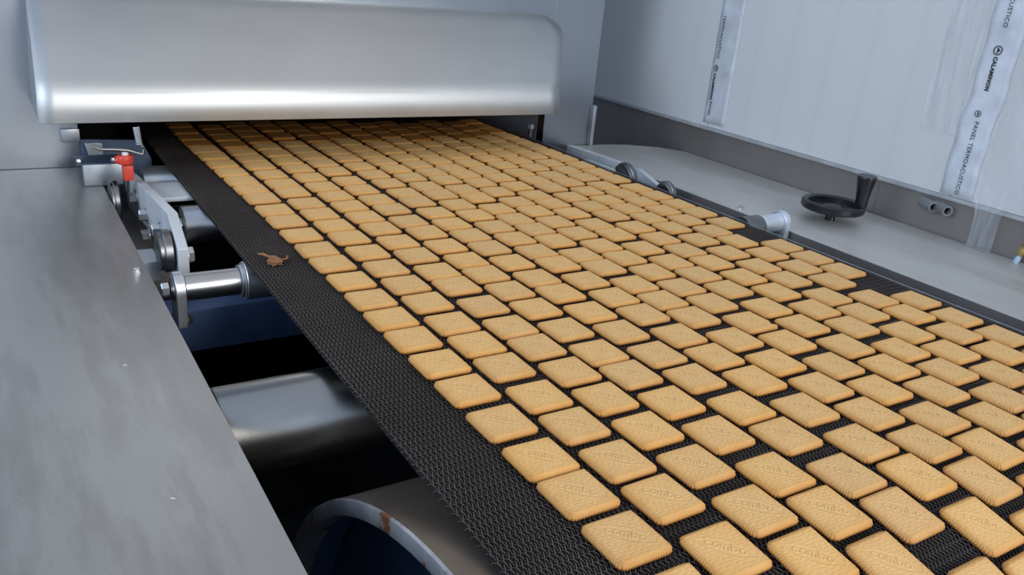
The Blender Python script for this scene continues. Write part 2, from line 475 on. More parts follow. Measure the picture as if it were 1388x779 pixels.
# the big drum at the near end (an open tube with a rim)
dz = ZB - .010 - .480
dr = empty('drive_drum', 'huge brown steel drum the belt bends over, its open end dark inside', 'drum', loc=(.7, YC, dz))
m = MB()
n = 128
prof_d = [(0, .470), (0, .480), (.9035, .480), (.9035, .470)]
m.lathe(prof_d, (.2415, YC, dz), 'X', n, cap=False)
o = m.build('drum_shell', M_drum, dr); at_local(o, dr)
m = MB()
m.lathe([(.003, .4805), (0, .4800), (-.0006, .4790), (-.0006, .4655), (.0, .4645), (.026, .4640), (.030, .4695)], (.2409, YC, dz), 'X', n, cap=False)
o = m.build('drum_rim', M_rim, dr); at_local(o, dr)
m = MB().lathe([(0, .4635), (.006, .4635)], (.300, YC, dz), 'X', 96)
o = m.build('end_disc', M_navy, dr); at_local(o, dr)
o = MB().rod((.12, YC, dz), (1.27, YC, dz), .045, 40).build('axle', M_steel, dr); at_local(o, dr)
# make the shell closed in thickness
m = MB().lathe([(0, .4700), (.87, .4700)], (.272, YC, dz), 'X', n, cap=False)
o = m.build('inner_wall', M_navy, dr); at_local(o, dr)

# guide roller in front of the cross beam
r2 = .050
gy, gz = .774, -.086
roller('guide_roller', 'thick polished steel roller between the drum and the blue cross beam', gy, gz, r2, .160, 1.135, 0, .09, 1.31, M_dull)

# two idlers near the oven
roller('idler_roller', 'short dull grey roller end nearest the oven mouth', 1.625, -.0400, .0285, .228, 1.14, 0, 0, 0, M_zinc)
roller('idler_roller', 'shiny roller end beside the bent link arm', 1.350, -.0415, .031, .244, 1.13, .012, .235, 1.15, M_steel)
m = MB().box((.214, 1.405, -.018), (1.18, 1.505, -.0105), .0015).build('support_bar', M_arm)
tag(m, 'flat pale steel bar crossing under the belt beside the bent link arm', 'bar')

# ------------------------------------------------------------------ bent link arm with bolts and bearing wheels (tracking unit)
def link_arm(mirror):
    sx = 1 if not mirror else -1
    if not mirror:
        e = empty('link_arm', 'bent pale steel link arm with bolts and dark bearing wheels beside the red switch', 'machine arm', loc=(.21, 1.35, -.04))
        X = lambda v: v
        up = 0.0
    else:
        e = empty('link_arm', 'bent pale steel link arm showing above the far belt edge on the wall side', 'machine arm', loc=(1.21, 1.35, -.04))
        X = lambda v: 1.4265 - v
        up = 0.0
    return e, X
arm, X = link_arm(False)
def P(x, y): return None
# bent flat bar, side profile (y, z)
plA = [(1.655, -.022), (1.395, .006), (1.215, .022), (1.150, -.012), (1.150, -.085), (1.178, -.085), (1.185, -.040), (1.225, -.022), (1.400, -.060), (1.62, -.085)]
o = MB().prism(plA, 'X', .2005, .2145).build('arm_plate', M_arm, arm, bev=.0008); at_local(o, arm)
def wheel(e, x0, x1, y, z, r, hub=.011):
    w_ = x1 - x0
    m = MB().lathe([(0, hub), (0, r - .005), (.001, r - .0035), (w_ * .30, r - .0035), (w_ * .34, r - .001), (w_ * .40, r), (w_ - .002, r), (w_, r - .003), (w_, hub)], (x0, y, z), 'X', 48)
    o = m.build('bearing_wheel', M_bearing, e); at_local(o, e)
    h = MB().lathe([(0, hub - .001), (.0015, hub), (w_ + .013, hub), (w_ + .0145, hub - .002)], (x0 - .013, y, z), 'X', 6 if hub < .01 else 24)
    h = h.build('hub_bolt', M_zinc, o, smooth=30)
    h.matrix_parent_inverse = Matrix.Translation(-e.location)
    return o
wheel(arm, .1585, .1715, 1.500, -.038, .036, .010)
wheel(arm, .180, .1985, 1.190, -.026, .031, .0125)
hexbolt(.2003, 1.500, -.034, .0095, .014, 'bolt', arm)
hexbolt(.2003, 1.400, -.036, .0095, .013, 'bolt', arm)
hexbolt(.2003, 1.395, -.068, .0095, .013, 'bolt', arm)
hexbolt(.2003, 1.275, -.022, .0095, .014, 'bolt', arm)
hexbolt(.2148, 1.175, -.030, .0120, .011, 'nut', arm, 1)
# square blocks that carry the arm
bl = empty('mounting_block', 'bluish square steel block at the table corner below the red switch', 'block', loc=(.16, 1.55, -.02))
o = MB().box((.128, 1.575, -.0295), (.190, 1.60, .008), .001).build('block_face', M_zinc, bl); at_local(o, bl)
o = MB().box((.118, 1.574, .0083), (.192, 1.640, .0105), .0006).build('block_cover', M_slate, bl); at_local(o, bl)
for x in (.124, .180):
    o = MB().lathe([(0, .005), (.002, .005), (.005, .0035)], (x, 1.59, .0107), 'Z', 6).build('screw', M_zinc, bl); at_local(o, bl)
b2 = MB()
b2.box((.125, 1.215, -.080), (.186, 1.275, -.050), .001)
tag(b2.build('mounting_block', M_arm), 'grey steel block between the table edge and the nearer bearing wheel', 'block')
pl2 = MB().box((.100, 1.20, -.105), (.24, 1.66, -.0985), .001).build('base_plate', M_band)
tag(pl2, 'dull steel base plate under the bent link arm', 'plate')

# mirrored arm on the wall side
arm2 = empty('link_arm', 'link arm with two dark wheels poking above the far belt edge by the wall', 'machine arm', loc=(1.21, 1.40, -.03))
plB = [(1.62, -.004), (1.41, .002), (1.385, -.030), (1.40, -.045), (1.62, -.050)]
o = MB().prism(plB, 'X', 1.196, 1.212).build('arm_plate', M_arm, arm2, bev=.0008); at_local(o, arm2)
plB = [(1.385, -.006), (1.365, .000), (1.285, -.022), (1.285, -.05), (1.385, -.05)]
o = MB().prism(plB, 'X', 1.208, 1.220).build('arm_plate', M_arm, arm2, bev=.0008); at_local(o, arm2)
wheel(arm2, 1.190, 1.206, 1.395, -.030, .036, .012)
wheel(arm2, 1.196, 1.212, 1.262, -.030, .028, .012)

# red switch with its feeler
sw = empty('limit_switch', 'red switch with a white cap and a wire feeler arm touching the belt edge', 'switch', loc=(.19, 1.5, .03))
o = MB().box((.181, 1.485, .0), (.197, 1.503, .026), .002).build('switch_body', M_red, sw); at_local(o, sw)
m = MB().lathe([(0, .0115), (.003, .013), (.013, .013), (.015, .0115)], (.186, 1.494, .028), 'Z', 28)
m.lathe([(0, .006), (.006, .006)], (.176, 1.494, .035), (-1, 0, 0), 16)
o = m.build('switch_head', M_red, sw); at_local(o, sw)
o = MB().lathe([(0, .0055), (.006, .0055), (.0068, .0045)], (.187, 1.494, .0432), 'Z', 20).build('cap', M_white, sw); at_local(o, sw)
o = MB().tube([(.137, 1.49, .060), (.150, 1.49, .0545), (.170, 1.49, .0535), (.190, 1.49, .0515), (.212, 1.49, .0440), (.2155, 1.49, .046), (.2145, 1.49, .056), (.211, 1.49, .060)], [.0012, .0028, .0034, .0034, .0028, .0024, .0022, .0020], 10).build('feeler_arm', M_bearing, sw); at_local(o, sw)
pts = []
for i in range(140):
    a = i / 139
    pts.append((.2095 + .0045 * math.cos(a * 2 * PI * 11) - .003 * a, 1.49 + .0045 * math.sin(a * 2 * PI * 11), .060 + .030 * a))
o = MB().tube(pts, .0011, 6).build('coil_spring', M_zinc, sw); at_local(o, sw)

# stud on the oven cheek, wall side
st = empty('stud', 'small grey stud with a nut standing on the ledge right of the hood', 'bolt', loc=(1.16, 1.74, -.01))
o = MB().lathe([(0, .008), (.004, .008), (.004, .0055), (.020, .0055)], (1.163, 1.738, -.006), 'Z', 20).build('shank', M_bearing, st); at_local(o, st)
o = MB().lathe([(0, .0085), (.009, .0085), (.010, .0075)], (1.163, 1.738, .0142), 'Z', 6).build('nut', M_zinc, st); at_local(o, st)

# ------------------------------------------------------------------ handwheel on the right table
hw = empty('handwheel', 'black handwheel with an upright crank handle above the pale side table', 'handwheel', loc=(1.425, 1.0, ZT))
hc = Vector((1.425, 1.010, .0))
HR = .062
m = MB()
m.lathe([(-.006, HR - .013), (-.0075, HR - .008), (-.0075, HR - .003), (-.004, HR), (.006, HR), (.009, HR - .003), (.009, HR - .009), (.006, HR - .013), (-.006, HR - .013)], hc, 'Z', 72, cap=False)
o = m.build('wheel_rim', M_black, hw); at_local(o, hw)
o = MB().lathe([(-.006, .0), (-.006, HR - .0128), (-.002, HR - .0128), (-.004, .030), (-.003, .020), (.002, .013), (.002, .0)], hc, 'Z', 48, cap=False).build('wheel_dish', M_black, hw); at_local(o, hw)
o = MB().lathe([(-.0298, .010), (-.020, .010), (-.0195, .014), (-.007, .017)], hc, 'Z', 32).build('hub', M_black, hw); at_local(o, hw)
o = MB().lathe([(0, .0085), (.006, .0085)], hc + Vector((0, -.002, -.0295)), 'Z', 6).build('nut', M_zinc, hw); at_local(o, hw)
hx, hy = 1.445, .962
o = MB().lathe([(.0, .010), (.004, .0115), (.018, .0122), (.040, .0148), (.058, .0182), (.0635, .0190), (.0655, .0178), (.0655, .0)], (hx, hy, .0075), (-.03, .0, 1), 32).build('crank_handle', M_black, hw); at_local(o, hw)

# conduits under the panel, film, brass fitting
for i, (y, z, lab) in enumerate(((.885, .026, 'grey conduit stub poking out under the panel edge, the one farther along the wall'), (.856, .0265, 'grey conduit stub poking out under the panel edge, beside the hanging film'))):
    c = empty('conduit', lab, 'pipe', 'conduit stubs under the wall panel', loc=(XP - .02, y, z))
    o = MB().lathe([(.0, .0070), (0, .0105), (.045, .0105), (.045, .0070), (.0, .0070)], (XP - .001, y + .03, z - .0005), (-.50, -.86, .0), 28, cap=False).build('pipe_end', M_pipe, c); at_local(o, c)
    o = MB().lathe([(.030, .0069), (.034, .0069)], (XP - .001, y + .03, z - .0005), (-.50, -.86, .0), 28).build('bore_shade', M_shade_black, c); at_local(o, c)  # black disc painted as the shade inside the open pipe
bf = empty('hose_fitting', 'brass hose fitting with a pale blue tip standing by the panelled wall', 'fitting', loc=(1.55, .70, ZT))
ax = Vector((.06, -.22, .97)).normalized()
p0 = Vector((1.556, .7015, ZT + .0005))
o = MB().lathe([(0, .0045), (.008, .0055), (.010, .0040), (.015, .0040)], p0, ax, 20).build('tip', plain('pale_blue_plastic', (.42, .55, .66), .35), bf); at_local(o, bf)
o = MB().lathe([(.015, .0045), (.017, .0068), (.026, .0068), (.028, .0050), (.034, .0050), (.036, .0075), (.043, .0075), (.045, .0045), (.055, .0045)], p0, ax, 6).build('brass_body', M_brass, bf); at_local(o, bf)
o = MB().tube([p0 + ax * .055, p0 + ax * .09 + Vector((.0, -.004, 0)), p0 + ax * .14 + Vector((0, -.03, 0)), p0 + ax * .16 + Vector((0, -.09, 0))], .0055, 14).build('hose', plain('orange_hose', (.35, .10, .04), .5), bf); at_local(o, bf)

# ------------------------------------------------------------------ tapes with printing, clear film
def text_mesh(body, size, parent, y, z, x, bold=False, name='printed_text', shear=0):
    cu = bpy.data.curves.new(name, 'FONT'); cu.body = body; cu.size = size; cu.extrude = .0001
    cu.resolution_u = 2; cu.offset = .0005 if bold else .0; cu.space_character = 1.08; cu.shear = shear
    cu.align_x = 'LEFT'; cu.align_y = 'CENTER'
    tmp = bpy.data.objects.new('t', cu); COL.objects.link(tmp)
    bpy.context.view_layer.update()
    dg = bpy.context.evaluated_depsgraph_get()
    me = bpy.data.meshes.new_from_object(tmp.evaluated_get(dg))
    bpy.data.objects.remove(tmp)
    # reading direction runs down the wall; the wall faces -x
    R = Matrix(((0, 0, -1), (0, -1, 0), (-1, 0, 0)))
    # text x -> -z ; text y (up) -> -y ; normal -> -x
    for v in me.vertices:
        c = v.co.copy()
        v.co = Vector((x - c.z, y - c.y, z - c.x))
    me.flip_normals() if False else None
    o = link(name, me, M_ink, parent); at_local(o, parent)
    return o

def tape(name, label, ys, wdt, z0, z1, jog=0.0):
    e = empty(name, label, 'tape', 'printed tapes over the panel joints', loc=(XP, ys, z0))
    bm = bmesh.new(); rows = []
    nz_ = 60
    for i in range(nz_ + 1):
        z = z0 + (z1 - z0) * i / nz_
        off = 0
        if jog:
            off = jog * (1 / (1 + math.exp((z - .21) * 160))) + .0012 * math.sin(z * 70)
        r = []
        for j in range(7):
            y = ys + off + wdt * (.5 - j / 6)
            r.append(bm.verts.new((XP - .0012 - (.0007 * math.sin(z * 95 + j * .9) * math.sin(z * 31 + j) + .0007) * (1 if jog else .3), y, z)))
        rows.append(r)
    for A, B in zip(rows[:-1], rows[1:]):
        for j in range(6): bm.faces.new((A[j], A[j + 1], B[j + 1], B[j]))
    me = bpy.data.meshes.new('tape_strip'); bm.to_mesh(me); bm.free()
    for p in me.polygons: p.use_smooth = True
    o = link('tape_strip', me, M_tape if jog else M_tape1, e); at_local(o, e)
    s_ = o.modifiers.new('t', 'SOLIDIFY'); s_.thickness = .0003; s_.offset = 1
    return e
def logo(parent, y, z, r=.009):
    m = MB().lathe([(0, r * .78), (0, r), (.0002, r), (.0002, r * .78), (0, r * .78)], (XP - .0030, y, z), (-1, 0, 0), 32, cap=False)
    m.box((XP - .0032, y - r * .15, z - r * .6), (XP - .0030, y + r * .15, z + r * .6))
    m.box((XP - .0032, y - r * .55, z - r * .15), (XP - .0030, y + r * .1, z + r * .15))
    o = m.build('printed_logo', M_ink, parent); at_local(o, parent)
t1 = tape('joint_tape', 'narrow printed white tape down the panel joint nearer the oven', 1.515, .075, .060, 1.2)
for zt, body, bold in ((.325, 'TERMOACUSTICO', False), (.185, 'CALAMINON', True), (.500, 'CALAMINON', True), (.405, 'PANEL', False)):
    text_mesh(body, .0105 if bold else .0120, t1, 1.538, zt, XP - .0031, bold)
logo(t1, 1.538, .197, .008); logo(t1, 1.538, .52, .008)
text_mesh('PANEL', .0125, t1, 1.536, .115, XP - .0031)
t2 = tape('joint_tape', 'wide crinkled printed white tape down the panel joint above the conduit stubs', .8475, .066, .053, 1.2, jog=.006)
for zt, body, bold in ((.198, 'PANEL TERMOACUSTICO', False), (.316, 'CALAMINON', True), (.468, 'TERMOACUSTICO', False), (.545, 'PANEL', False)):
    text_mesh(body, .0098 if bold else .0116, t2, .852, zt, XP - .0042, bold)
logo(t2, .852, .327, .0085); logo(t2, .855, .212, .006)

def film(name, label, y0, y1, z0, z1, x, amp, seed, gather=None):
    rnd = random.Random(seed)
    ph = [rnd.uniform(0, 6.28) for _ in range(8)]
    bm = bmesh.new(); rows = []
    nu, nv = 40, 90
    for i in range(nv + 1):
        z = z0 + (z1 - z0) * i / nv
        r = []
        for j in range(nu + 1):
            u = j / nu
            y = y0 + (y1 - y0) * u
            if gather: y = gather(y, z)
            d = math.sin(u * 17 + ph[0] + 3 * math.sin(z * 14 + ph[1])) * .5 + math.sin(u * 31 + z * 25 + ph[2]) * .25 + math.sin(z * 42 + ph[3] + u * 5) * .35
            r.append(bm.verts.new((x - amp * (1 + d), y, z)))
        rows.append(r)
    for A, B in zip(rows[:-1], rows[1:]):
        for j in range(nu): bm.faces.new((A[j], A[j + 1], B[j + 1], B[j]))
    me = bpy.data.meshes.new(name); bm.to_mesh(me); bm.free()
    for p in me.polygons: p.use_smooth = True
    o = link(name, me, M_film); tag(o, label, 'plastic film')
    return o
film('protective_film', 'loose clear film bubbling on the panel just before the wide crinkled tape', .960, .885, .165, .75, XP - .001, .004, 3)
film('protective_film', 'clear wrinkled film covering the panel beyond the wide crinkled tape', .812, .55, .056, .80, XP - .002, .005, 5)
film('protective_film', 'torn flap of clear film hanging below the panel edge', .800, .752, ZT + .002, .060, XP - .012, .003, 9,
     lambda y, z: .775 + (y - .775) * (1.0 + 6 * (z - .03) if z > .03 else 1.0))

# ------------------------------------------------------------------ conveyor belt: woven wire mesh
belt = empty('conveyor_belt', 'dark woven wire mesh belt carrying the lanes of biscuits', 'conveyor belt', loc=(.708, 1.0, ZB))
PX = .00480; PY = .00525
s_min, s_max = -.28, 2.06
nrow = int((s_max - s_min) / PY)
nlink = int((XR - XL) / PX)
K = 6; SD = 3
RW = .00064
def s_to_yz(s, h):
    flat = s >= YC
    a = (YC - s) / RB
    r = RB + ZB + h
    y = np.where(flat, s, YC - r * np.sin(a)); z = np.where(flat, ZB + h, -RB + r * np.cos(a))
    return y, z
VS, FS = [], []
base = 0
jr = np.random.RandomState(3)
p_ = np.linspace(-.5, .5, K)
for r in range(nrow):
    s0 = s_min + (r + .5) * PY
    slant = .85 if r % 2 == 0 else -.55
    cx = XL + (np.arange(nlink) + (.5 if r % 2 else .0) + .25) * PX + jr.uniform(-.0003, .0003)
    # one arched strand per link, from cross rod to cross rod
    x = cx[:, None] + slant * PX * p_[None, :] * -1
    s = np.broadcast_to(s0 + p_ * (PY + .0034), x.shape) + jr.uniform(-.00012, .00012, (nlink, 1))
    h = np.broadcast_to(-RW - .0030 * np.abs(2 * p_) ** 2.6, x.shape) + jr.uniform(-.0002, 0, (nlink, 1))
    T = np.stack([np.gradient(x, axis=1), np.gradient(s, axis=1), np.gradient(h, axis=1)], 2)
    T /= np.linalg.norm(T, axis=2)[..., None]
    U_ = np.cross(T, np.array([1., 0, 0])); U_ /= np.linalg.norm(U_, axis=2)[..., None]
    W_ = np.cross(T, U_)
    rings = []
    for k in range(SD):
        a = 2 * np.pi * k / SD + .5
        off = RW * (U_ * np.cos(a) + W_ * np.sin(a))
        yy, zz = s_to_yz(s + off[..., 1], h + off[..., 2])
        rings.append(np.stack([x + off[..., 0], yy, zz], 2))
    V = np.stack(rings, 2).reshape(-1, 3)              # link, sample, side
    i0 = (np.arange(nlink)[:, None] * K + np.arange(K - 1)[None, :]).ravel() * SD
    F = []
    for k in range(SD):
        k2 = (k + 1) % SD
        F.append(np.stack([i0 + k, i0 + k2, i0 + SD + k2, i0 + SD + k], 1))
    VS.append(V); FS.append(np.concatenate(F) + base); base += len(V)
V = np.concatenate(VS).astype(np.float32); F = np.concatenate(FS).astype(np.int32)
V -= np.array([.708, 1.0, ZB], np.float32)
def np_mesh(name, V, F):
    me = bpy.data.meshes.new(name)
    me.vertices.add(len(V)); me.vertices.foreach_set('co', V.ravel())
    me.loops.add(F.size); me.loops.foreach_set('vertex_index', F.ravel())
    me.polygons.add(len(F))
    me.polygons.foreach_set('loop_start', np.arange(0, F.size, F.shape[1], dtype=np.int32))
    me.polygons.foreach_set('loop_total', np.full(len(F), F.shape[1], np.int32))
    me.update(calc_edges=True)
    me.polygons.foreach_set('use_smooth', np.ones(len(F), bool))
    return me
o = link('wire_mesh', np_mesh('wire_mesh', V, F), M_belt, belt)
# cross rods joining the spirals, packed close and painted near-black as gap shade
m = MB()
for r in range(2 * nrow + 1):
    s = s_min + r * PY / 2
    y, z = belt_frame(s, -.0047)
    m.lathe([(0, .00125), (XR - XL, .00125)], (XL, y, z), 'X', 6)
m = m.build('cross_rods', M_rod_shade, belt); at_local(m, belt)
m['kind'] = 'stuff'

pts = [(XR + .0012 + (.0022 if i % 2 else 0), *belt_frame(.30 + i * .0065, -.0008 - (.001 if i % 2 else 0))) for i in range(262)]
o = MB().tube(pts, .00085, 5).build('edge_hooks', M_zinc, belt); at_local(o, belt)
# twig-like burnt scrap lying on the belt
scrap = empty('dough_scrap', 'small burnt brown dough scrap lying on the bare strip of the belt', 'food scrap', loc=(.303, 1.045, ZB))
M_scrap = plain('burnt_dough', (.30, .125, .055), .7)
m = MB()
r_ = bmesh.ops.create_icosphere(m.bm, subdivisions=3, radius=.009)
for v in r_['verts']:
    c = v.co
    k = 1 + .28 * math.sin(c.x * 700 + 1) * math.cos(c.y * 520) + .12 * math.sin(c.z * 900)
    v.co = Vector((c.x * k * 1.0 + .302, c.y * k * 1.2 + 1.036, max(ZB, c.z * k * .5 + ZB + .003)))
o = m.build('crust_lump', M_scrap, scrap); at_local(o, scrap)
o = MB().tube([(.2885, 1.070, ZB + .003), (.294, 1.062, ZB + .0045), (.299, 1.053, ZB + .0035), (.305, 1.046, ZB + .005), (.3085, 1.041, ZB + .004)], [.0012, .0021, .0018, .0022, .0013], 8).build('crust_sliver', M_scrap, scrap); at_local(o, scrap)
o = MB().tube([(.306, 1.036, ZB + .004), (.313, 1.037, ZB + .0035), (.319, 1.040, ZB + .003), (.3225, 1.047, ZB + .0035), (.3215, 1.051, ZB + .003)], [.0012, .0010, .0013, .0016, .0008], 8).build('crust_sliver', M_scrap, scrap); at_local(o, scrap)

# ------------------------------------------------------------------ biscuits
BW, BL, BT = .0525, .0537, .0068
def sd_seg(px, py, ax, ay, bx, by):
    dx, dy = bx - ax, by - ay
    t = np.clip(((px - ax) * dx + (py - ay) * dy) / (dx * dx + dy * dy + 1e-12), 0, 1)
    return np.hypot(px - ax - t * dx, py - ay - t * dy)
def sd_ring(px, py, cx, cy, rx, ry, gap=None):
    q = np.hypot((px - cx) / rx, (py - cy) / ry)
    d = np.abs(q - 1) * (rx + ry) / 2
    if gap is not None:   # opening towards +x
        ang = np.arctan2((py - cy) / ry, (px - cx) / rx)
        d = np.where(np.abs(ang) < gap, 1.0, d)
    return d
def lettering(t, u):
    """signed height of the word, letters run along t, up along u (metres)"""
    h = .0050                # x-height
    st = .00075
    D = np.full(t.shape, 1.0)
    x = -.0165
    # c
    D = np.minimum(D, sd_ring(t, u, x + .0024, 0, .0021, h / 2, .75)); x += .0062
    # o
    D = np.minimum(D, sd_ring(t, u, x + .0022, 0, .0021, h / 2)); x += .0060
    # m
    for k in range(3): D = np.minimum(D, sd_seg(t, u, x + .0030 * k, -h / 2, x + .0030 * k, h / 2 - .0008))
    for k in range(2): D = np.minimum(D, np.where(u > h / 2 - .0016, sd_ring(t, u, x + .0015 + .0030 * k, h / 2 - .0016, .0015, .0015), 1.0))
    x += .0083
    # b
    D = np.minimum(D, sd_seg(t, u, x, -h / 2, x, h / 2 + .0030)); D = np.minimum(D, sd_ring(t, u, x + .0020, -.0002, .0019, h / 2 - .0003)); x += .0062
    # o
    D = np.minimum(D, sd_ring(t, u, x + .0023, 0, .0021, h / 2))
    return np.clip((st - D) / .0005 + .5, 0, 1)
def biscuit_mesh(name, seed, G=170, nick=False, coarse=False):
    rs = np.random.RandomState(seed)
    g = np.linspace(-1, 1, G)
    U, Vv = np.meshgrid(g, g, indexing='xy')
    s = np.maximum(np.abs(U), np.abs(Vv))
    # boundary point in the ring direction
    with np.errstate(divide='ignore', invalid='ignore'):
        u1 = np.where(s > 0, U / s, 0); v1 = np.where(s > 0, Vv / s, 0)
    hx_, hy2 = BW / 2, BL / 2
    rc = .0070
    bx = u1 * hx_; by = v1 * hy2
    # round the corners
    cx = np.clip(bx, -(hx_ - rc), hx_ - rc); cy = np.clip(by, -(hy2 - rc), hy2 - rc)
    ddx = bx - cx; ddy = by - cy
    dl = np.hypot(ddx, ddy)
    f = np.where(dl > rc, rc / np.maximum(dl, 1e-9), 1.0)
    bx2 = cx + ddx * f; by2 = cy + ddy * f
    # scalloped rim: arc coordinate around the outline
    ang = np.where(np.abs(u1) >= np.abs(v1), by2, bx2)
    sc = np.cos(ang / .00255 * 2 * np.pi)
    nrm_x = np.where(dl > 1e-7, ddx / np.maximum(dl, 1e-9), 0); nrm_y = np.where(dl > 1e-7, ddy / np.maximum(dl, 1e-9), 0)
    edge = np.clip((s - .86) / .14, 0, 1) ** 1.5
    px = bx * s * (1 - edge) + bx2 * s * edge
    py = by * s * (1 - edge) + by2 * s * edge
    amp = .00042 * edge
    px = px + np.where(np.abs(u1) >= np.abs(v1), np.sign(u1) * amp * sc, 0)
    py = py + np.where(np.abs(u1) < np.abs(v1), np.sign(v1) * amp * sc, 0)
    # gentle irregularity of a baked dough piece
    k = rs.uniform(-1, 1, 6)
    px *= 1 + .008 * k[0] * (py / hy2); py *= 1 + .008 * k[1] * (px / hx_)
    # relief
    t = (px - py) / math.sqrt(2); u = (px + py) / math.sqrt(2)
    side = np.clip((1 - s) / .20, 0, 1)
    z = BT - .0036 * (1 - side) ** 2.2
    # lens shaped field with raised borders
    lens = np.abs(u) - .0078 * np.clip(1 - (t / .0265) ** 2, 0, None)
    inside = np.clip(-lens / .0008, 0, 1) * (np.abs(t) < .0275)
    border = np.exp(-(lens / .0009) ** 2) * (np.abs(t) < .0262) * (np.abs(t) > .0)
    z = z - .00022 * inside + .00028 * border * np.clip(np.cos(t / .0265 * 1.5) * 1.3, 0, 1)
    z = z + .00048 * lettering(t, u - .0002)
    z = z + .0004 * np.clip(1 - np.abs(np.abs(t) - .0235) / .0007, 0, 1) * (np.abs(u) < .0030)
    # pressed wavy grain outside the lens
    uu = u + .0006 * np.sin(t * 2 * np.pi / .017 + k[2]) 
    row = np.floor(uu / .0024 + .5)
    tex = np.clip(np.cos(2 * np.pi * uu / .0024), 0, 1) ** .8 * np.clip(np.cos(2 * np.pi * t / .0050 + np.pi * row + 1.2 * np.sin(row * 2.3)) + .35, 0, 1)
    z = z - .00058 * tex * (1 - inside) * np.clip(side * 1.3, 0, 1)
    lowf = np.sin(px * 90 + k[3] * 3) * np.sin(py * 80 + k[4] * 3)
    z = z + .0002 * lowf + rs.normal(0, .00004, z.shape)
    # dark little vent holes under the counters
    if nick:
        dn = np.hypot(px - .0245, py + .0170)
        m_ = dn < .0062
        z = np.where(m_, np.minimum(z, .0012), z)
        px = np.where(m_ & (px > .018), px - (.0062 - dn) * .9, px)
    verts = np.stack([px, py, z], 2).reshape(-1, 3)
    # boundary loop
    idx = np.arange(G * G).reshape(G, G)
    loop = np.concatenate([idx[0, :-1], idx[:-1, -1], idx[-1, :0:-1], idx[:0:-1, 0]])
    n = len(loop)
    L0 = verts[loop]
    rings = [(.0025, 1.000), (.0013, .990), (.0004, .975), (.0000, .955)]
    add = []
    for zz, k_ in rings:
        a = L0.copy(); a[:, 0] *= k_; a[:, 1] *= k_; a[:, 2] = zz; add.append(a)
    cen = np.array([[0, 0, 0.0]])
    allv = np.concatenate([verts] + add + [cen])
    A = idx[:-1, :-1].ravel(); B = idx[:-1, 1:].ravel(); C = idx[1:, 1:].ravel(); Dd = idx[1:, :-1].ravel()
    faces = [np.stack([A, B, C, Dd], 1)]
    prev = loop
    for i in range(len(rings)):
        cur = G * G + i * n + np.arange(n)
        faces.append(np.stack([prev, cur, np.roll(cur, -1), np.roll(prev, -1)], 1)); prev = cur
    c = len(allv) - 1
    # close the bottom with quads collapsed in pairs
    faces.append(np.stack([prev[0::2], np.full(len(prev[0::2]), c), np.roll(prev, -2)[0::2], np.roll(prev, -1)[0::2]], 1))
    me = np_mesh(name, allv.astype(np.float32), np.concatenate(faces).astype(np.int32))
    me.materials.append(M_bis)
    return me
variants = [biscuit_mesh('biscuit', sd) for sd in (1, 2, 3, 4)]
nicked = biscuit_mesh('biscuit_nicked', 5, nick=True)
lowres = biscuit_mesh('biscuit_far', 6, G=26)

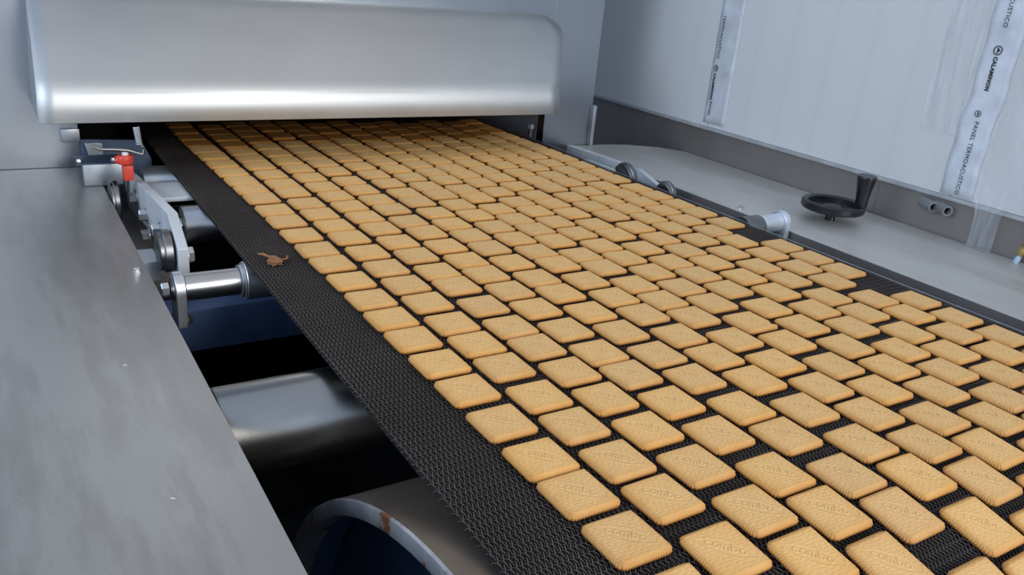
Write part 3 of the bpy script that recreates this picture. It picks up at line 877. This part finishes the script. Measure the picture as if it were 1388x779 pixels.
# lanes: centre of each biscuit as (across, along) in tenths of a millimetre, from the hood towards the drum
LANES = [
[(3557,19283),(3555,18644),(3564,17992),(3572,17416),(3586,16863),(3606,16310),(3620,15656),(3634,15035),(3648,14414),(3663,13849),(3676,13285),(3683,12581),(3683,11976),(3688,11283),(3691,10607),(3699,10008),(3703,9336),(3704,8687),(3700,8069),(3703,7475),(3710,6838),(3705,6222),(3705,5552),(3706,4896),(3709,4343),(3712,3719),(3711,3047)],
[(4188,18979),(4206,18400),(4216,17847),(4217,17228),(4227,16565),(4243,15975),(4243,15412),(4259,14743),(4268,14088),(4273,13525),(4283,12823),(4287,12197),(4297,11564),(4307,10967),(4317,10287),(4313,9632),(4311,8989),(4314,8360),(4309,7698),(4308,7102),(4310,6510),(4307,5832),(4312,5233),(4318,4591),(4322,3996),(4324,3278)],
[(4774,19232),(4800,18679),(4797,18126),(4816,17573),(4827,16930),(4851,16331),(4858,15681),(4876,15071),(4876,14397),(4878,13735),(4899,13120),(4902,12484),(4912,11858),(4918,11244),(4916,10578),(4920,9958),(4918,9286),(4920,8733),(4919,8031),(4909,7368),(4909,6795),(4912,6159),(4908,5534),(4912,4886),(4919,4239),(4920,3544),(4927,2944)],
[(5391,19241),(5411,18688),(5417,17905),(5432,17090),(5437,16509),(5455,15956),(5474,15388),(5475,14734),(5479,14008),(5481,13387),(5492,12731),(5516,12157),(5500,11460),(5529,10867),(5513,10200),(5512,9555),(5505,8980),(5505,8356),(5504,7729),(5497,7067),(5491,6409),(5497,5844),(5498,5200),(5501,4544),(5500,3840),(5509,3263),(5510,2654)],
[(5974,19163),(5995,18610),(6022,18057),(6048,17504),(6058,16835),(6078,16271),(6092,15683),(6093,15001),(6113,14352),(6134,13701),(6135,13011),(6132,12458),(6135,11770),(6113,11140),(6119,10537),(6111,9930),(6105,9274),(6107,8625),(6103,8048),(6101,7389),(6101,6770),(6103,6120),(6101,5504),(6105,4827),(6110,4253),(6100,3550),(6114,2986),(6134,2142)],
[(6588,18894),(6600,18278),(6603,17630),(6639,17062),(6653,16429),(6674,15875),(6692,15293),(6713,14653),(6720,14013),(6725,13337),(6733,12774),(6725,12109),(6724,11472),(6722,10816),(6722,10191),(6716,9565),(6719,9003),(6719,8330),(6715,7688),(6713,7092),(6712,6424),(6710,5824),(6714,5214),(6718,4531),(6713,3851),(6725,3264),(6719,2613),(6715,2017)],
[(7212,19102),(7232,18549),(7234,17956),(7242,17372),(7261,16751),(7278,16168),(7297,15517),(7296,14902),(7304,14272),(7310,13677),(7296,12985),(7303,12420),(7289,11700),(7285,11085),(7305,10512),(7293,9910),(7285,9219),(7289,8666),(7291,7964),(7290,7370),(7295,6786),(7302,6080),(7295,5429),(7304,4800),(7306,4191),(7311,3575),(7314,2972),(7320,2315)],
[(7790,18829),(7810,18190),(7827,17637),(7839,17001),(7857,16386),(7864,15764),(7881,15167),(7869,14521),(7890,13968),(7885,13347),(7880,12683),(7876,11991),(7888,11399),(7875,10762),(7874,10131),(7879,9490),(7872,8900),(7881,8274),(7882,7654),(7888,7058),(7890,6387),(7893,5777),(7895,5099),(7897,4489),(7901,3835),(7898,3247),(7911,2597)],
[(8370,18960),(8389,18400),(8404,17847),(8416,17263),(8441,16629),(8457,16023),(8473,15450),(8460,14822),(8475,14208),(8469,13596),(8465,12937),(8467,12284),(8476,11730),(8471,11111),(8465,10443),(8483,9890),(8468,9179),(8473,8525),(8491,7954),(8496,7354),(8503,6664),(8503,6054),(8517,5409),(8518,4806),(8517,4207),(8516,3563),(8525,2932)],
[(8961,18635),(8973,18072),(8996,17519),(9022,16940),(9054,16365),(9077,15764),(9098,15134),(9097,14505),(9096,13857),(9096,13254),(9102,12701),(9094,12015),(9098,11393),(9102,10805),(9088,10111),(9089,9484),(9086,8880),(9094,8296),(9109,7653),(9112,7035),(9125,6374),(9123,5777),(9114,5063),(9116,4451),(9110,3791),(9117,3204)],
[(9577,18913),(9600,18360),(9615,17807),(9634,17250),(9650,16621),(9658,16047),(9672,15450),(9685,14832),(9687,14196),(9678,13519),(9700,12966),(9678,12292),(9673,11652),(9691,11067),(9700,10479),(9717,9891),(9722,9234),(9723,8566),(9717,7917),(9714,7335),(9709,6634),(9703,6035),(9702,5369),(9702,4766),(9703,4138),(9703,3514)],
[(10200,18704),(10207,18086),(10200,17448),(10219,16851),(10220,16251),(10239,15698),(10282,15145),(10275,14472),(10279,13842),(10295,13238),(10268,12548),(10279,11958),(10288,11379),(10308,10790),(10310,10177),(10329,9537),(10342,8958),(10331,8302),(10346,7658),(10347,7049),(10336,6327),(10329,5759),(10336,5106),(10323,4492),(10309,3826)],
[(10754,18927),(10755,18307),(10771,17754),(10774,17124),(10804,16546),(10837,15993),(10861,15408),(10878,14811),(10872,14158),(10871,13535),(10884,12959),(10865,12236),(10891,11663),(10900,11048),(10919,10495),(10934,9824),(10934,8522),(10941,7913),(10932,7310),(10937,6059),(10904,5423),(10903,4789),(10891,4146)]
]
ones = ['', 'first', 'second', 'third', 'fourth', 'fifth', 'sixth', 'seventh', 'eighth', 'ninth', 'tenth', 'eleventh', 'twelfth', 'thirteenth', 'fourteenth',
        'fifteenth', 'sixteenth', 'seventeenth', 'eighteenth', 'nineteenth', 'twentieth']
def ordinal(n): return ones[n] if n <= 20 else 'twenty-' + ones[n - 20]
allb = []
for li, lane in enumerate(LANES):
    for bi, (xi, si) in enumerate(lane):
        allb.append((si / 1e4, xi / 1e4, li, bi))
allb.sort()
keep = allb[:299]; far = allb[299:]
def pose(x, s, rnd, wig=True):
    y, z = belt_frame(s, 0.00002)
    tilt = (YC - s) / RB if s < YC else 0
    # a rigid biscuit rides tangent to the curved belt
    rz = rnd.gauss(0, .006) if wig else 0
    return Matrix.Translation((x, y, z)) @ Matrix.Rotation(tilt, 4, 'X') @ Matrix.Rotation(rz, 4, 'Z')
rnd = random.Random(11)
first = None
for (s, x, li, bi) in keep:
    me = variants[rnd.randrange(4)]
    nick = (li, bi) == (7, 20)
    if nick: me = nicked
    if first is None:
        o = bpy.data.objects.new('biscuit', me); first = o
    else:
        o = first.copy(); o.data = me
    COL.objects.link(o)
    o.matrix_world = pose(x, s, rnd)
    lane_txt = 'lane along the open side of the belt' if li == 0 else ('lane nearest the panelled wall' if li == 12 else ordinal(li + 1) + ' lane from the open side')
    if nick: tag(o, 'square biscuit with a chipped corner, ' + lane_txt, 'biscuit', 'biscuits on the conveyor belt')
    else: tag(o, 'golden stamped square biscuit, ' + ordinal(bi + 1) + ' from the hood, ' + lane_txt, 'biscuit', 'biscuits on the conveyor belt')
# the farthest ones, small under the hood's edge, as one object
n0 = len(lowres.vertices)
co = np.empty(n0 * 3, np.float32); lowres.vertices.foreach_get('co', co); co = co.reshape(-1, 3)
fl = np.empty(len(lowres.loops), np.int32); lowres.loops.foreach_get('vertex_index', fl); fl = fl.reshape(-1, 4)
vs, fs = [], []
for i, (s, x, li, bi) in enumerate(far):
    vs.append(co + np.array([x, s, ZB + .00002], np.float32)); fs.append(fl + i * n0)
o = link('biscuit', np_mesh('biscuit_rows_far', np.concatenate(vs), np.concatenate(fs)), M_bis)
tag(o, 'farthest rows of small golden biscuits just coming out from under the hood', 'biscuits', None, 'stuff')

# ------------------------------------------------------------------ light
wd = bpy.data.worlds.new('workshop_light'); S.world = wd; wd.use_nodes = True
nt = wd.node_tree; bg = nt.nodes['Background']
tc = N(nt, 'ShaderNodeTexCoord'); sp = N(nt, 'ShaderNodeSeparateXYZ'); nt.links.new(tc.outputs['Generated'], sp.inputs[0])
mr = N(nt, 'ShaderNodeMapRange'); mr.inputs['From Min'].default_value = -1; mr.inputs['From Max'].default_value = 1
nt.links.new(sp.outputs['Z'], mr.inputs['Value'])
el = ramp(nt, mr.outputs['Result'], [(.28, (.10, .10, .105)), (.41, (.20, .20, .205)), (.47, (.34, .34, .35)), (.50, (.50, .505, .51)), (.56, (.72, .73, .74)), (.68, (.72, .72, .72)), (.80, (.63, .62, .61)), (1.0, (.64, .63, .62))])
# cooler from the window side (-x), warmer from the other
mx_ = N(nt, 'ShaderNodeMapRange'); mx_.inputs['From Min'].default_value = -.5; mx_.inputs['From Max'].default_value = .9
nt.links.new(sp.outputs['X'], mx_.inputs['Value'])
tn = ramp(nt, mx_.outputs['Result'], [(.2, (.72, .93, 1.32)), (.38, (.86, .98, 1.18)), (.56, (1.0, 1.0, .99)), (.72, (1.07, 1.0, .91))])
ml = N(nt, 'ShaderNodeMix', data_type='RGBA', blend_type='MULTIPLY'); ml.inputs[0].default_value = 1
nt.links.new(el.outputs['Color'], ml.inputs[6]); nt.links.new(tn.outputs['Color'], ml.inputs[7])
nt.links.new(ml.outputs[2], bg.inputs['Color']); bg.inputs['Strength'].default_value = 1.0

def area(name, loc, target, size, power, col):
    l = bpy.data.lights.new(name, 'AREA'); l.shape = 'RECTANGLE'; l.size = size[0]; l.size_y = size[1]
    l.energy = power; l.color = col
    o = bpy.data.objects.new(name, l); COL.objects.link(o)
    o.location = loc
    o.rotation_euler = (Vector(target) - Vector(loc)).to_track_quat('-Z', 'Y').to_euler()
    return o
area('rear_light', (2.3, -3.4, 2.3), (.75, .9, 0), (3.0, 1.5), 112, (1.0, .985, .96))  # unseen area light behind the camera, placed for hood bend and biscuit fronts
area('window_light', (-3.0, .2, 1.5), (.3, 1.2, 0), (2.0, 1.6), 52, (.74, .87, 1.0))

area('hood_fill_light', (1.3, -3.6, 1.3), (.6, 1.7, .05), (1.6, 1.0), 42, (.93, .97, 1.0))  # added unseen fill lamp behind the camera, brightens the biscuits under the hood
# ------------------------------------------------------------------ camera
cam = bpy.data.cameras.new('camera'); co_ = bpy.data.objects.new('camera', cam); COL.objects.link(co_)
co_.matrix_world = Matrix(((0.84871805, 0.12377672, -0.51415659, 0.0), (-0.52181985, 0.35395297, -0.77615806, 0.0), (0.08591696, 0.92703647, 0.36499542, 0.397472), (0, 0, 0, 1)))
cam.lens = 28.91288
cam.sensor_fit = 'HORIZONTAL'; cam.sensor_width = 36.0; cam.clip_start = .01
S.camera = co_
S.view_settings.view_transform = 'Standard'; S.view_settings.look = 'None'
S.view_settings.gamma = 1.0; S.view_settings.use_curve_mapping = False
S.view_settings.exposure = 0.04
